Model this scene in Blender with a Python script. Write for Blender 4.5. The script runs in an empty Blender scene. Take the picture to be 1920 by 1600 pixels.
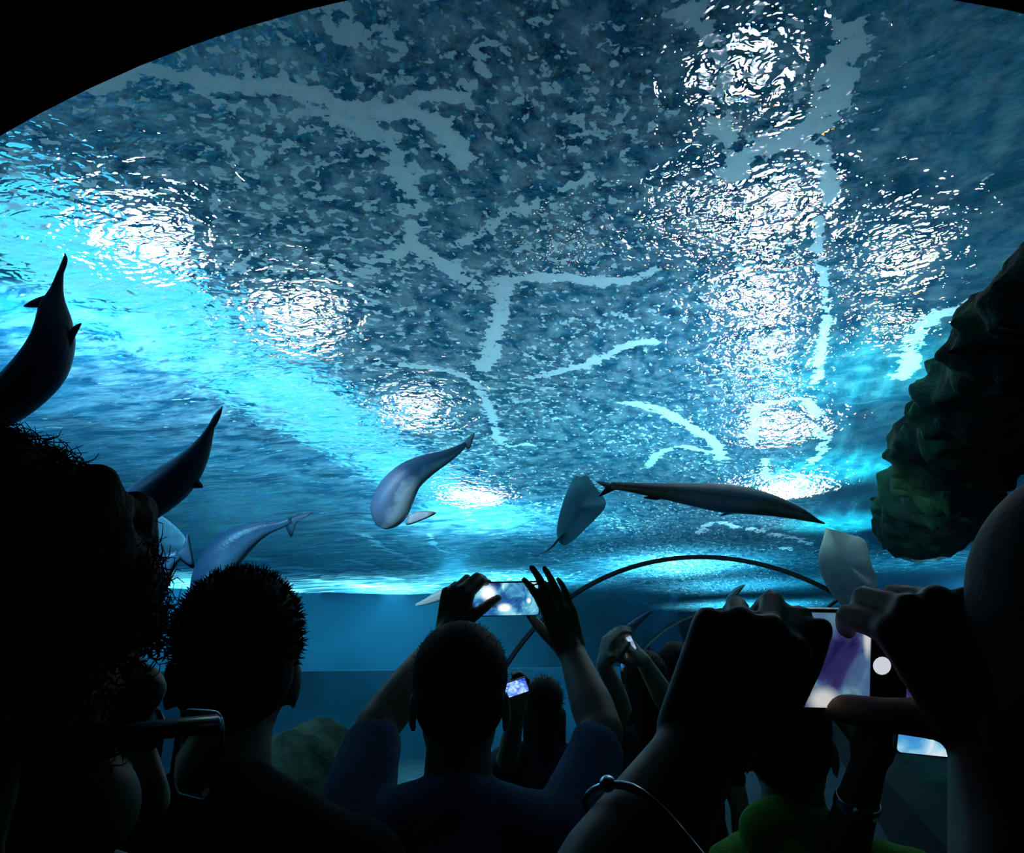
import bpy, bmesh, math, random
import numpy as np
from mathutils import Vector, Matrix, Euler, noise as mnoise

S = bpy.context.scene
COL = S.collection
random.seed(7)
V = Vector

# ------------------------------------------------------------------ camera
CAM = V((0.648, 0.0, 1.62))
FPX, PITCH, YAW = 1423.0, math.radians(17.7), math.radians(18.95)
cam_data = bpy.data.cameras.new('camera')
cam = bpy.data.objects.new('camera', cam_data)
COL.objects.link(cam)
S.camera = cam
cam.location = CAM
cam.rotation_euler = (math.pi / 2 + PITCH, 0, YAW)
cam_data.sensor_fit = 'HORIZONTAL'
cam_data.sensor_width = 36.0
cam_data.lens = 36.0 * FPX / 1920.0
cam_data.clip_start = 0.02
cam_data.clip_end = 200
CAMR = Euler(cam.rotation_euler).to_matrix()


def ray(px, py):
    """viewing direction of a photo pixel, length 1 along the optical axis"""
    return CAMR @ V(((px - 960) / FPX, -(py - 800) / FPX, -1.0))


def at(px, py, d):
    """the place seen at a photo pixel, d metres in front of the camera"""
    return CAM + ray(px, py) * d


def at_z(px, py, z):
    r = ray(px, py)
    return CAM + r * ((z - CAM.z) / r.z)


# ------------------------------------------------------------------ view, world
S.view_settings.view_transform = 'Standard'
S.view_settings.look = 'None'
S.view_settings.gamma = 1.0
S.view_settings.use_curve_mapping = False
S.view_settings.exposure = 0.2
S.cycles.caustics_refractive = False
S.cycles.caustics_reflective = False
S.cycles.transparent_max_bounces = 24
S.cycles.volume_bounces = 0
S.cycles.sample_clamp_indirect = 4.0

world = bpy.data.worlds.new('hall')
S.world = world
world.use_nodes = True
world.node_tree.nodes['Background'].inputs[0].default_value = (0.05, 0.16, 0.30, 1)
world.node_tree.nodes['Background'].inputs[1].default_value = 0.05

SURF_Z = 3.40          # height of the water surface
LAMP_Z = 5.00          # height of the floodlights hung over the tank


def light(name, kind, loc, power, color, target=None, **kw):
    d = bpy.data.lights.new(name, kind)
    d.energy = power
    d.color = color
    for k, v in kw.items():
        setattr(d, k, v)
    o = bpy.data.objects.new(name, d)
    COL.objects.link(o)
    o.location = loc
    if target is not None:
        o.rotation_euler = (V(target) - V(loc)).to_track_quat('-Z', 'Y').to_euler()
    return o


# unseen underwater fill spots, added to brighten the haze and far wall
light('tank_fill', 'SPOT', (-2.6, 2.0, 2.9), 650, (.16, .62, 1.0), (-7.5, 12.0, 3.2), spot_size=1.9, spot_blend=.8, shadow_soft_size=.1)
light('tank_fill', 'SPOT', (-2.4, 7.0, 2.6), 800, (.18, .78, 1.0), (-4.5, 17.0, 2.9), spot_size=1.9, spot_blend=.8, shadow_soft_size=.1)
light('tank_fill', 'SPOT', (-9.0, 11.0, 2.4), 160, (.14, .60, 1.0), (-12.0, 15.0, 1.6), spot_size=2.4, spot_blend=.8, shadow_soft_size=.1)
light('tank_fill', 'SPOT', (2.6, 9.5, 2.4), 600, (.18, .60, 1.0), (2.5, 16.0, 3.2), spot_size=1.6, spot_blend=.8, shadow_soft_size=.1)
light('rock_fill', 'SPOT', (.3, 5.8, 2.75), 50, (.35, 1.0, .8), (2.2, 7.2, 3.3), spot_size=1.5, spot_blend=.9, shadow_soft_size=0.0)  # added underwater fill that brightens the dark rock
# shaft of the brightest lamp through the hazy water
light('lamp_shaft', 'SPOT', at_z(258, 425, SURF_Z - .06), 420, (.6, .82, 1.0), at(560, 800, 4.4), spot_size=.32, spot_blend=.5, shadow_soft_size=0.0)
# added fill spots above the water, brightening its middle and far surface
for x, y, e in ((-11.5, 14.5, 3500), (-8.0, 16.0, 3500), (-4.5, 15.5, 3500), (-1.0, 14.0, 3500), (3.0, 15.0, 600), (0, 18, 2000), (0, 24, 6000), (5, 32, 9000), (-2.2, 9.0, 700), (-.3, 6.0, 220)):
    light('far_fill', 'SPOT', (x, y, 5.2), e, (.32, .85, 1.0), (x, y, 0), spot_size=2.2, spot_blend=1.0, shadow_soft_size=0.0)
# added teal fill spots, tinting the water surface beside the rock
for x, y, e in ((1.3, 5.0, 320), (1.35, 7.5, 700), (1.6, 10.5, 1100), (2.6, 2.4, 70)):
    light('teal_fill', 'SPOT', (x, y, 4.7), e, (.12, .95, .85), (x, y, 0), spot_size=1.3, spot_blend=1.0, shadow_soft_size=0.0)
# cyan strip lamps over the left side of the tank
for i in range(4):
    light('strip_beam', 'AREA', (-3.3, 3.4 + 2.2 * i, 4.9), 16, (.06, .62, 1.0), (-3.3, 3.4 + 2.2 * i, 0), shape='RECTANGLE', size=1.0, size_y=2.0, spread=2.4)
# added uplights on the ceiling, giving the water above its blue base
for x, y, e in ((-5, 3, 120), (-9, 12, 250), (0, 12, 160), (4, 5, 60)):
    light('ceiling_fill', 'SPOT', (x, y, 6.6), e, (.25, .75, 1.0), (x, y, 9), spot_size=2.7, spot_blend=1.0, shadow_soft_size=0.0)


# ------------------------------------------------------------------ mesh helpers
def tag(o, label=None, cat=None, group=None, kind=None):
    if label: o['label'] = label
    if cat: o['category'] = cat
    if group: o['group'] = group
    if kind: o['kind'] = kind
    return o


def link(name, me, mat=None, parent=None, smooth=True):
    o = bpy.data.objects.new(name, me)
    COL.objects.link(o)
    if mat is not None:
        for m in (mat if isinstance(mat, (list, tuple)) else [mat]):
            me.materials.append(m)
    if smooth and len(me.polygons):
        me.polygons.foreach_set('use_smooth', [True] * len(me.polygons))
    if parent is not None:
        o.parent = parent
        o.matrix_parent_inverse = Matrix.Identity(4)
        w = Matrix.Identity(4); q = parent
        while q is not None: w = q.matrix_basis @ w; q = q.parent
        o.matrix_local = w.inverted()
    return o


def build(name, verts, faces, mat=None, parent=None, smooth=True, origin=None):
    """one mesh object from world-space vertices; origin moves its pivot there"""
    me = bpy.data.meshes.new(name)
    if origin is not None:
        verts = [V(v) - V(origin) for v in verts]
    me.from_pydata([tuple(v) for v in verts], [], faces)
    me.update()
    o = link(name, me, mat, parent, smooth)
    if origin is not None and parent is None:
        o.location = origin
    return o


class MB:
    """collects world-space pieces of one mesh"""
    def __init__(self):
        self.v, self.f = [], []

    def add(self, verts, faces):
        n = len(self.v)
        self.v += [V(v) for v in verts]
        self.f += [tuple(i + n for i in f) for f in faces]
        return self

    def sweep(self, pts, radii, seg=10, up=None, flat=None, caps=True):
        """tube through pts; radii: one number or (a, b) half-axes per point"""
        pts = [V(p) for p in pts]
        n = len(pts)
        verts, faces = [], []
        side = None
        for i, p in enumerate(pts):
            t = (pts[min(i + 1, n - 1)] - pts[max(i - 1, 0)]).normalized()
            if side is None:
                u = V(up) if up is not None else (V((0, 0, 1)) if abs(t.z) < .9 else V((1, 0, 0)))
                side = t.cross(u).normalized()
            else:
                side = (side - t * side.dot(t)).normalized()
            u2 = side.cross(t).normalized()
            r = radii[i] if isinstance(radii, (list, tuple)) else radii
            a, b = r if isinstance(r, (list, tuple)) else (r, r)
            for k in range(seg):
                th = 2 * math.pi * k / seg
                verts.append(p + side * (a * math.cos(th)) + u2 * (b * math.sin(th)))
        for i in range(n - 1):
            for k in range(seg):
                k2 = (k + 1) % seg
                faces.append((i * seg + k, i * seg + k2, (i + 1) * seg + k2, (i + 1) * seg + k))
        if caps:
            faces.append(tuple(range(seg - 1, -1, -1)))
            faces.append(tuple((n - 1) * seg + k for k in range(seg)))
        return self.add(verts, faces)

    def ball(self, c, r, rot=None, seg=14, rings=9):
        c = V(c)
        r = V((r, r, r)) if isinstance(r, (int, float)) else V(r)
        verts = [V((0, 0, 1))]
        for i in range(1, rings):
            a = math.pi * i / rings
            for k in range(seg):
                b = 2 * math.pi * k / seg
                verts.append(V((math.sin(a) * math.cos(b), math.sin(a) * math.sin(b), math.cos(a))))
        verts.append(V((0, 0, -1)))
        faces = [(0, 1 + k, 1 + (k + 1) % seg) for k in range(seg)]
        for i in range(rings - 2):
            for k in range(seg):
                a0, a1 = 1 + i * seg + k, 1 + i * seg + (k + 1) % seg
                faces.append((a0, a0 + seg, a1 + seg, a1))
        last = len(verts) - 1
        faces += [(last, 1 + (rings - 2) * seg + (k + 1) % seg, 1 + (rings - 2) * seg + k) for k in range(seg)]
        out = []
        for v in verts:
            w = V((v.x * r.x, v.y * r.y, v.z * r.z))
            if rot is not None: w = rot @ w
            out.append(c + w)
        return self.add(out, faces)

    def cone(self, a, b, ra, rb, seg=12):
        """round-ended tapered limb"""
        a, b = V(a), V(b)
        L = (b - a).length
        if L < 1e-6:
            return self.ball(a, max(ra, rb))
        t = (b - a) / L
        side = t.cross(V((0, 0, 1)) if abs(t.z) < .9 else V((1, 0, 0))).normalized()
        u = side.cross(t)
        prof = [(-ra * math.cos(x), ra * math.sin(x)) for x in (.25, .6, 1.0, 1.35, math.pi / 2)]
        prof += [(L + rb * math.cos(x), rb * math.sin(x)) for x in (math.pi / 2, 1.35, 1.0, .6, .25)]
        verts, faces = [a - t * ra], []
        for (h, r) in prof:
            for k in range(seg):
                th = 2 * math.pi * k / seg
                verts.append(a + t * h + side * (r * math.cos(th)) + u * (r * math.sin(th)))
        verts.append(b + t * rb)
        m = len(prof)
        faces += [(0, 1 + (k + 1) % seg, 1 + k) for k in range(seg)]
        for i in range(m - 1):
            for k in range(seg):
                k2 = (k + 1) % seg
                faces.append((1 + i * seg + k, 1 + i * seg + k2, 1 + (i + 1) * seg + k2, 1 + (i + 1) * seg + k))
        e = len(verts) - 1
        faces += [(e, 1 + (m - 1) * seg + k, 1 + (m - 1) * seg + (k + 1) % seg) for k in range(seg)]
        return self.add(verts, faces)

    def box(self, M, size):
        """box of full size `size` placed by matrix M"""
        x, y, z = (s / 2 for s in size)
        vs = [M @ V((sx * x, sy * y, sz * z)) for sx in (-1, 1) for sy in (-1, 1) for sz in (-1, 1)]
        return self.add(vs, [(0, 1, 3, 2), (4, 6, 7, 5), (0, 4, 5, 1), (2, 3, 7, 6), (0, 2, 6, 4), (1, 5, 7, 3)])

    def build(self, name, mat=None, parent=None, smooth=True, origin=None):
        return build(name, self.v, self.f, mat, parent, smooth, origin)

    def melt(self, name, mat, voxel, parent=None, origin=None, smooth=3, factor=.5, adapt=0):
        """grow one continuous surface over all the pieces"""
        o = build('melt_tmp', self.v, self.f, None, None, False)
        m = o.modifiers.new('r', 'REMESH'); m.mode = 'VOXEL'; m.voxel_size = voxel; m.adaptivity = adapt
        if smooth:
            s = o.modifiers.new('s', 'SMOOTH'); s.iterations = smooth; s.factor = factor
        dg = bpy.context.evaluated_depsgraph_get()
        me = bpy.data.meshes.new_from_object(o.evaluated_get(dg))
        old = o.data
        bpy.data.objects.remove(o); bpy.data.meshes.remove(old)
        me.name = name
        if origin is not None:
            me.transform(Matrix.Translation(-V(origin)))
        r = link(name, me, mat, parent, True)
        if origin is not None and parent is None:
            r.location = origin
        return r


def spline(pts, n):
    """n points of a Catmull-Rom curve through pts (tuples of any length)"""
    P = [np.array(p, float) for p in pts]
    P = [2 * P[0] - P[1]] + P + [2 * P[-1] - P[-2]]
    m = len(P) - 3
    out = []
    for i in range(n):
        t = i / (n - 1) * m
        k = min(int(t), m - 1); t -= k
        a, b, c, d = P[k:k + 4]
        out.append(.5 * (2 * b + (c - a) * t + (2 * a - 5 * b + 4 * c - d) * t * t + (3 * b - a - 3 * c + d) * t ** 3))
    return out


# ------------------------------------------------------------------ materials
class NT:
    def __init__(self, name):
        self.m = bpy.data.materials.new(name)
        self.m.use_nodes = True
        self.t = self.m.node_tree
        self.t.nodes.clear()
        self.out = self.t.nodes.new('ShaderNodeOutputMaterial')

    def n(self, typ, ins=None, **props):
        nd = self.t.nodes.new('ShaderNode' + typ)
        for k, v in props.items(): setattr(nd, k, v)
        for k, v in (ins or {}).items():
            s = nd.inputs[k]
            if isinstance(v, bpy.types.NodeSocket): self.t.links.new(v, s)
            elif isinstance(v, bpy.types.Node): self.t.links.new(v.outputs[0], s)
            else: s.default_value = v
        return nd

    def math(self, op, a, b=0.0, c=0.0, clamp=False):
        return self.n('Math', {0: a, 1: b, 2: c}, operation=op, use_clamp=clamp).outputs[0]

    def ramp(self, fac, stops, interp='LINEAR'):
        nd = self.n('ValToRGB', {0: fac})
        cr = nd.color_ramp
        cr.interpolation = interp
        while len(cr.elements) < len(stops): cr.elements.new(.5)
        for e, (p, c) in zip(cr.elements, stops):
            e.position = p
            e.color = (*c, 1) if isinstance(c, (tuple, list)) else (c, c, c, 1)
        return nd.outputs[0]

    def noise(self, vec, scale, detail=3, rough=.5, dist=0.0, dims='3D'):
        return self.n('TexNoise', {'Vector': vec, 'Scale': scale, 'Detail': detail, 'Roughness': rough, 'Distortion': dist})

    def done(self, sh, vol=None):
        if sh is not None: self.t.links.new(sh.outputs[0] if isinstance(sh, bpy.types.Node) else sh, self.out.inputs[0])
        if vol is not None: self.t.links.new(vol.outputs[0], self.out.inputs[1])
        return self.m


def principled(name, base, rough=.6, metal=0.0, var=.25, scale=30, bump=.15, spec=.4, sheen=0.0):
    """plain procedural material with a little tone variation and grain"""
    k = NT(name)
    tc = k.n('TexCoord')
    nz = k.noise(tc.outputs['Object'], scale, 4, .55)
    lo = tuple(c * (1 - var) for c in base); hi = tuple(min(1, c * (1 + var)) for c in base)
    col = k.ramp(nz.outputs[0], [(.3, lo), (.7, hi)])
    bp = k.n('Bump', {'Strength': bump, 'Distance': .004, 'Height': nz.outputs[0]})
    return k.done(k.n('BsdfPrincipled', {'Base Color': col, 'Roughness': rough, 'Metallic': metal,
                                         'Specular IOR Level': spec, 'Sheen Weight': sheen, 'Normal': bp}))


# ------------------------------------------------------------------ materials of the place
M_BLACK = principled('black_paint', (.008, .008, .009), .95, var=.2, spec=.02)
M_FLOOR = principled('dark_carpet', (.02, .022, .028), .95, var=.4, scale=120, spec=.1)
M_RING = principled('bronze_seal', (.03, .028, .028), .7, var=.2, spec=.2)
M_WALL = principled('blue_tank_wall', (.03, .14, .22), .9, var=.25, scale=.8, bump=.4, spec=.1)
M_SAND = principled('tank_sand', (.16, .22, .24), .95, var=.35, scale=6, bump=.6, spec=.05)
M_STEEL = principled('hall_steel', (.10, .30, .42), .8, var=.9, scale=.5, spec=.1)
M_HOUSING = principled('lamp_housing', (.05, .05, .055), .4, metal=.7, var=.15)


def rock_material(name, dark, mid, moss):
    k = NT(name)
    tc = k.n('TexCoord')
    a = k.noise(tc.outputs['Object'], 1.7, 6, .6)
    b = k.noise(tc.outputs['Object'], 5.5, 5, .6, .4)
    col = k.ramp(a.outputs[0], [(.32, dark), (.5, mid), (.68, moss)])
    col2 = k.ramp(b.outputs[0], [(.35, .35), (.65, 1.0)])
    mix = k.n('MixRGB', {0: 1.0, 1: col, 2: col2}, blend_type='MULTIPLY')
    bp = k.n('Bump', {'Strength': .8, 'Distance': .06, 'Height': b.outputs[0]})
    return k.done(k.n('BsdfPrincipled', {'Base Color': mix, 'Roughness': .95, 'Specular IOR Level': .1, 'Normal': bp}))


M_ROCK = rock_material('mossy_rock', (.012, .02, .02), (.03, .06, .05), (.05, .12, .05))
M_ROCK2 = rock_material('brown_rock', (.04, .04, .02), (.12, .11, .06), (.2, .22, .14))


def acrylic_material():
    k = NT('clear_acrylic')
    fr = k.n('Fresnel', {'IOR': 1.12})
    sc = k.math('MULTIPLY', fr.outputs[0], .5)
    tr = k.n('BsdfTransparent', {'Color': (.97, .99, 1, 1)})
    gl = k.n('BsdfGlossy', {'Color': (.8, .9, 1, 1), 'Roughness': .05})
    return k.done(k.n('MixShader', {0: sc, 1: tr, 2: gl}))


M_ACRYLIC = acrylic_material()


def water_volume(density):
    k = NT('hazy_water')
    vs = k.n('VolumeScatter', {'Color': (.16, .64, .92, 1), 'Density': density, 'Anisotropy': .35})
    va = k.n('VolumeAbsorption', {'Color': (.25, .75, .95, 1), 'Density': .035})
    return k.done(None, k.n('AddShader', {0: vs, 1: va}))


# ------------------------------------------------------------------ tunnel
TR, TZ = 1.92, 0.58                    # tunnel radius and height of its axis
T0, T1 = 0.70, 44.0                    # clear part of the tunnel along y
A0 = -math.asin(TZ / TR)


def arc(r, n=48, a0=A0, zc=TZ):
    return [(r * math.cos(a0 + (math.pi - 2 * a0) * i / n), zc + r * math.sin(a0 + (math.pi - 2 * a0) * i / n)) for i in range(n + 1)]


def arch(ro, ri, y0, y1, n=48, zc=TZ):
    """solid arch between two radii"""
    O, I = arc(ro, n, -math.asin(zc / ro), zc), arc(ri, n, -math.asin(zc / ri), zc)
    v = [(x, y, z) for y in (y0, y1) for P in (O, I) for (x, z) in P]
    m = n + 1
    f = []
    for i in range(n):
        o0, i0, o1, i1 = i, m + i, 2 * m + i, 3 * m + i
        f += [(o0, i0, i0 + 1, o0 + 1), (o1, o1 + 1, i1 + 1, i1), (o0, o0 + 1, o1 + 1, o1), (i0, i1, i1 + 1, i0 + 1)]
    f += [(0, 2 * m, 3 * m, m), (n, m + n, 3 * m + n, 2 * m + n)]
    return v, f


struct = lambda o: tag(o, kind='structure')

# the dark portal the crowd stands in, before the clear tunnel
mb = MB(); mb.add(*arch(2.75, 1.626, -3.0, T0, 72, .881))
struct(mb.build('tunnel_portal', M_BLACK, smooth=False))
tag(bpy.data.objects['tunnel_portal'], 'black arch of the tunnel mouth framing the top of the view', 'arch')
mb = MB(); mb.box(Matrix.Translation((0, -3.05, 1.6)), (6, .1, 4))
struct(mb.build('wall_light_block', M_BLACK, smooth=False))  # unseen end wall, added to keep world light out of the portal
mb = MB(); mb.box(Matrix.Translation((0, 20.5, -.06)), (2 * TR, 47, .12))
struct(mb.build('floor', M_FLOOR, smooth=False))
for nm, sx in (('trim_1', -1), ('trim_2', 1)):
    mb = MB(); mb.box(Matrix.Translation((sx * 1.62, 22.3, .3)), (.34, 43, .6))
    struct(mb.build(nm, M_BLACK, smooth=False))
# clear acrylic shell
P = arc(TR, 64)
v = [(x, y, z) for y in (T0, T1) for (x, z) in P]
m = len(P)
struct(build('tunnel_glass', v, [(i, i + 1, m + i + 1, m + i) for i in range(m - 1)], M_ACRYLIC))
bpy.data.objects['tunnel_glass']['label'] = 'clear curved acrylic shell of the tunnel over the crowd'
bpy.data.objects['tunnel_glass']['category'] = 'tunnel glass'

for y, t, lab in ((6.33, .042, 'dark seam ring of the tunnel nearest the crowd'),
                  (12.15, .05, 'thin dark seam ring farther down the tunnel'),
                  (17.9, .05, 'faintest dark seam ring deep in the tunnel')):
    mb = MB(); mb.add(*arch(TR - .002, TR - .034, y - t / 2, y + t / 2, 72))
    o = mb.build('seam_ring', M_RING, smooth=False, origin=(0, y, 0))
    tag(o, lab, 'tunnel ring', 'seam rings of the tunnel')

# ------------------------------------------------------------------ tank
XL, XR, YE = -17.0, 6.2, 21.0
# curved painted wall at the far side of the tank
pts = []
for i in range(41):
    a = math.radians(8 + (172 - 8) * i / 40)
    g = max(0.0, min(1.0, (104 - math.degrees(a)) / 5)); r = 19.5 + 25 * g * g * (3 - 2 * g)
    pts.append((.5 + r * math.cos(a), r * math.sin(a)))
n = len(pts)
v = [(x, y, 0) for x, y in pts] + [(x, y, SURF_Z + .25) for x, y in pts]
v += [(x * 1.02, y * 1.02, 0) for x, y in pts] + [(x * 1.02, y * 1.02, SURF_Z + .25) for x, y in pts]
f = []
for i in range(n - 1):
    f += [(i, n + i, n + i + 1, i + 1), (2 * n + i, 2 * n + i + 1, 3 * n + i + 1, 3 * n + i), (n + i, 3 * n + i, 3 * n + i + 1, n + i + 1)]
struct(build('wall_far', v, f, M_WALL))
# tank bottom with low ledges, left and right of the tunnel
for nm, x0, x1 in (('ground_left', -19.5, -1.85), ('ground_right', 1.85, 20)):
    nx, ny = 40, 50
    v, f = [], []
    for j in range(ny + 1):
        for i in range(nx + 1):
            x = x0 + (x1 - x0) * i / nx; y = -1 + 46 * j / ny
            h = .10 * mnoise.noise(V((x * .6, y * .6, 3))) + .12
            v.append((x, y, max(.01, h)))
    for j in range(ny):
        for i in range(nx):
            a = j * (nx + 1) + i
            f.append((a, a + 1, a + nx + 2, a + nx + 1))
    struct(build(nm, v, f, M_SAND if x0 < 0 else M_ROCK))

# hall over the tank
mb = MB(); mb.box(Matrix.Translation((0, 9, 9.2)), (60, 60, .3))
struct(mb.build('ceiling', M_STEEL, smooth=False))


# the hazy water body, wrapped round the tunnel
zt = SURF_Z - .03
prof = [(-19.4, .0)] + [(x, z) for x, z in reversed(arc(TR + .004, 40, -math.asin(TZ / (TR + .004))))] + [(16.0, 0.0), (16.0, zt), (-19.4, zt)]
n = len(prof)
v = [(x, T0 + .01, z) for x, z in prof] + [(x, 43.8, z) for x, z in prof]
f = [tuple(range(n)), tuple(range(2 * n - 1, n - 1, -1))] + [(i, n + i, n + (i + 1) % n, (i + 1) % n) for i in range(n)]
o = build('water', v, f, water_volume(.042), smooth=False)
bm = bmesh.new(); bm.from_mesh(o.data); bmesh.ops.recalc_face_normals(bm, faces=bm.faces)
bmesh.ops.triangulate(bm, faces=[q for q in bm.faces if len(q.verts) > 4]); bm.to_mesh(o.data); bm.free()
struct(o)

# ------------------------------------------------------------------ water surface
#  foam streaks: photo trace -> points on the surface, with width in metres
VEINS = [
    ([(170, 160), (240, 135), (300, 140), (380, 160), (440, 168), (520, 165), (600, 185), (680, 215), (760, 222), (820, 240), (850, 270), (865, 305)], 17, 1.0),
    ([(590, 10), (625, 20), (650, 60), (700, 70), (745, 95)], 26, .7),
    ([(620, 50), (640, 85), (660, 90)], 12, .7),
    ([(750, 222), (770, 200), (800, 190), (860, 195), (880, 165)], 11, .8),
    ([(900, 95), (892, 120), (910, 150)], 9, .9),
    ([(620, 220), (700, 260), (740, 290), (755, 340), (770, 390)], 24, .75),
    ([(775, 425), (768, 465), (740, 485), (700, 500)], 12, .9),
    ([(770, 455), (800, 480), (850, 510), (885, 540)], 17, .85),
    ([(1225, 500), (1190, 515), (1120, 525), (1050, 520), (980, 525), (945, 530)], 12, 1.0),
    ([(945, 525), (942, 560), (930, 620), (905, 690)], 16, .85),
    ([(1225, 640), (1180, 645), (1120, 672), (1060, 688), (1000, 702)], 11, .95),
    ([(700, 682), (780, 686), (850, 700), (890, 720), (920, 770), (940, 830), (990, 830)], 9, .8),
    ([(1592, 50), (1588, 90), (1570, 130), (1560, 190), (1530, 225), (1490, 255), (1440, 272), (1395, 285), (1370, 320)], 22, 1.0),
    ([(1290, 5), (1325, 50), (1345, 110), (1345, 180), (1345, 230), (1380, 270)], 18, .7),
    ([(1510, 265), (1545, 290), (1555, 330), (1552, 375)], 11, .9),
    ([(1535, 410), (1530, 470), (1545, 530), (1552, 600), (1540, 660), (1530, 720)], 7, .8),
    ([(1905, 520), (1850, 555), (1800, 580), (1750, 600), (1715, 650), (1690, 700)], 14, .8),
    ([(1180, 755), (1240, 775), (1290, 800), (1340, 832), (1352, 860)], 10, .95),
    ([(1215, 880), (1240, 850), (1280, 840), (1325, 848)], 9, .85),
    ([(1412, 830), (1418, 775), (1460, 757), (1510, 752), (1532, 780)], 8, .85),
    ([(1432, 860), (1440, 895), (1480, 888), (1505, 900), (1500, 925)], 7, .75),
    ([(1530, 800), (1545, 830), (1520, 870)], 8, .7),
    ([(940, 398), (1000, 380), (1060, 350), (1105, 330)], 9, .85),
    ([(855, 458), (900, 440), (930, 410)], 10, .85),
    ([(985, 0), (1010, 50), (1020, 110), (1030, 160)], 24, .45),
    ([(1440, 600), (1430, 660), (1440, 700)], 18, .4),
    ([(1310, 1000), (1340, 980), (1380, 990), (1440, 1000), (1500, 1010)], 8, .8),
    ([(1460, 1030), (1520, 1020), (1480, 1005)], 6, .8),
    ([(590, 1030), (640, 1045), (690, 1062), (740, 1092)], 7.0, 1),
    ([(680, 1003), (735, 1035), (790, 1058)], 6, 1),
    ([(805, 998), (822, 1028), (880, 1045)], 4.0, .8),
    ([(470, 1045), (520, 1062), (575, 1080), (640, 1092)], 8.0, 1),
    ([(320, 1075), (400, 1082), (480, 1095), (560, 1110), (640, 1118)], 12, 1),
    ([(560, 1060), (620, 1100), (700, 1100), (800, 1098)], 11, 1),
    ([(800, 880), (850, 930), (900, 990), (960, 1010)], 12, .3),
]
# broad patches of fine foam
CLOUDS = [((740, 70), 60, .5), ((1000, 270), 90, .5), ((720, 300), 70, .45), ((1110, 720), 130, .55), ((1200, 680), 120, .5),
          ((840, 540), 90, .45), ((1120, 590), 100, .45), ((1340, 150), 70, .5), ((1420, 400), 100, .4), ((1460, 820), 70, .6),
          ((1280, 740), 80, .5), ((1450, 960), 70, .6), ((1260, 860), 60, .6), ((650, 1085), 260, 1.0), ((380, 1085), 200, 1.0),
          ((950, 1000), 100, .3), ((1090, 900), 110, .45), ((1250, 1080), 130, .5), ((780, 780), 60, .5), ((860, 910), 60, .5), ((920, 980), 60, .4)]


def axis(lo, hi, fine0, fine1, step, grow=1.12):
    mid = list(np.arange(fine0, fine1 + step / 2, step))
    a, s = [fine0], step
    while a[-1] > lo: s *= grow; a.append(a[-1] - s)
    b, s = [mid[-1]], step
    while b[-1] < hi: s *= grow; b.append(b[-1] + s)
    return np.array(a[:0:-1] + mid + b[1:])


gx = axis(-19.0, 16.0, -4.2, 2.4, .026)
gy = axis(.2, 43.5, .75, 9.0, .03)
X, Y = np.meshgrid(gx, gy)
X, Y = X.ravel(), Y.ravel()


def seg_dist(p0, p1):
    d = p1 - p0
    t = np.clip(((X - p0[0]) * d[0] + (Y - p0[1]) * d[1]) / (d @ d + 1e-12), 0, 1)
    return np.hypot(X - p0[0] - t * d[0], Y - p0[1] - t * d[1])


foam = np.zeros(len(X))
for pts, w, amt in VEINS:
    W = [at_z(px, py, SURF_Z) for px, py in pts]
    rng = [(q - CAM).length for q in W]
    ww = [w * r / FPX for r in rng]
    q = spline([(p.x, p.y, s, 0) for p, s in zip(W, ww)], len(pts) * 3)
    for a, b in zip(q[:-1], q[1:]):
        d = seg_dist(a[:2], b[:2]) / (a[2] + .004)
        foam = np.maximum(foam, amt * np.exp(-.55 * d * d))
cloud = np.zeros(len(X))
for (px, py), r, amt in CLOUDS:
    c = at_z(px, py, SURF_Z)
    cx = at_z(px + r, py, SURF_Z) - c; cy = at_z(px, py + r, SURF_Z) - c
    J = np.linalg.inv(np.array([[cx.x, cy.x], [cx.y, cy.y]]))
    u = J[0, 0] * (X - c.x) + J[0, 1] * (Y - c.y); w = J[1, 0] * (X - c.x) + J[1, 1] * (Y - c.y)
    cloud = np.maximum(cloud, amt * np.exp(-(u * u + w * w)))
Z = SURF_Z + .012 * np.sin(2.1 * X + 1.3 * Y) + .010 * np.sin(3.7 * Y - 1.9 * X + 1) + .006 * np.sin(6.3 * X + 5.1 * Y)
nx, ny = len(gx), len(gy)
me = bpy.data.meshes.new('water_surface')
me.vertices.add(nx * ny)
me.vertices.foreach_set('co', np.stack([X, Y, Z], 1).ravel())
I = (np.arange(ny - 1)[:, None] * nx + np.arange(nx - 1)[None, :]).ravel()
Q = np.stack([I, I + 1, I + nx + 1, I + nx], 1)
me.loops.add(Q.size); me.loops.foreach_set('vertex_index', Q.ravel())
me.polygons.add(len(Q)); me.polygons.foreach_set('loop_start', np.arange(0, Q.size, 4))
me.update(calc_edges=True)
for nm, arr in (('foam', foam), ('cloud', cloud)):
    me.attributes.new(nm, 'FLOAT', 'POINT').data.foreach_set('value', arr.astype(np.float32))
wc = np.stack([2.2 * np.arctan(X / 2.2), 9 * np.log1p(Y / 9), 0 * X], 1)
me.attributes.new('ripple', 'FLOAT_VECTOR', 'POINT').data.foreach_set('vector', wc.ravel().astype(np.float32))


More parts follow.
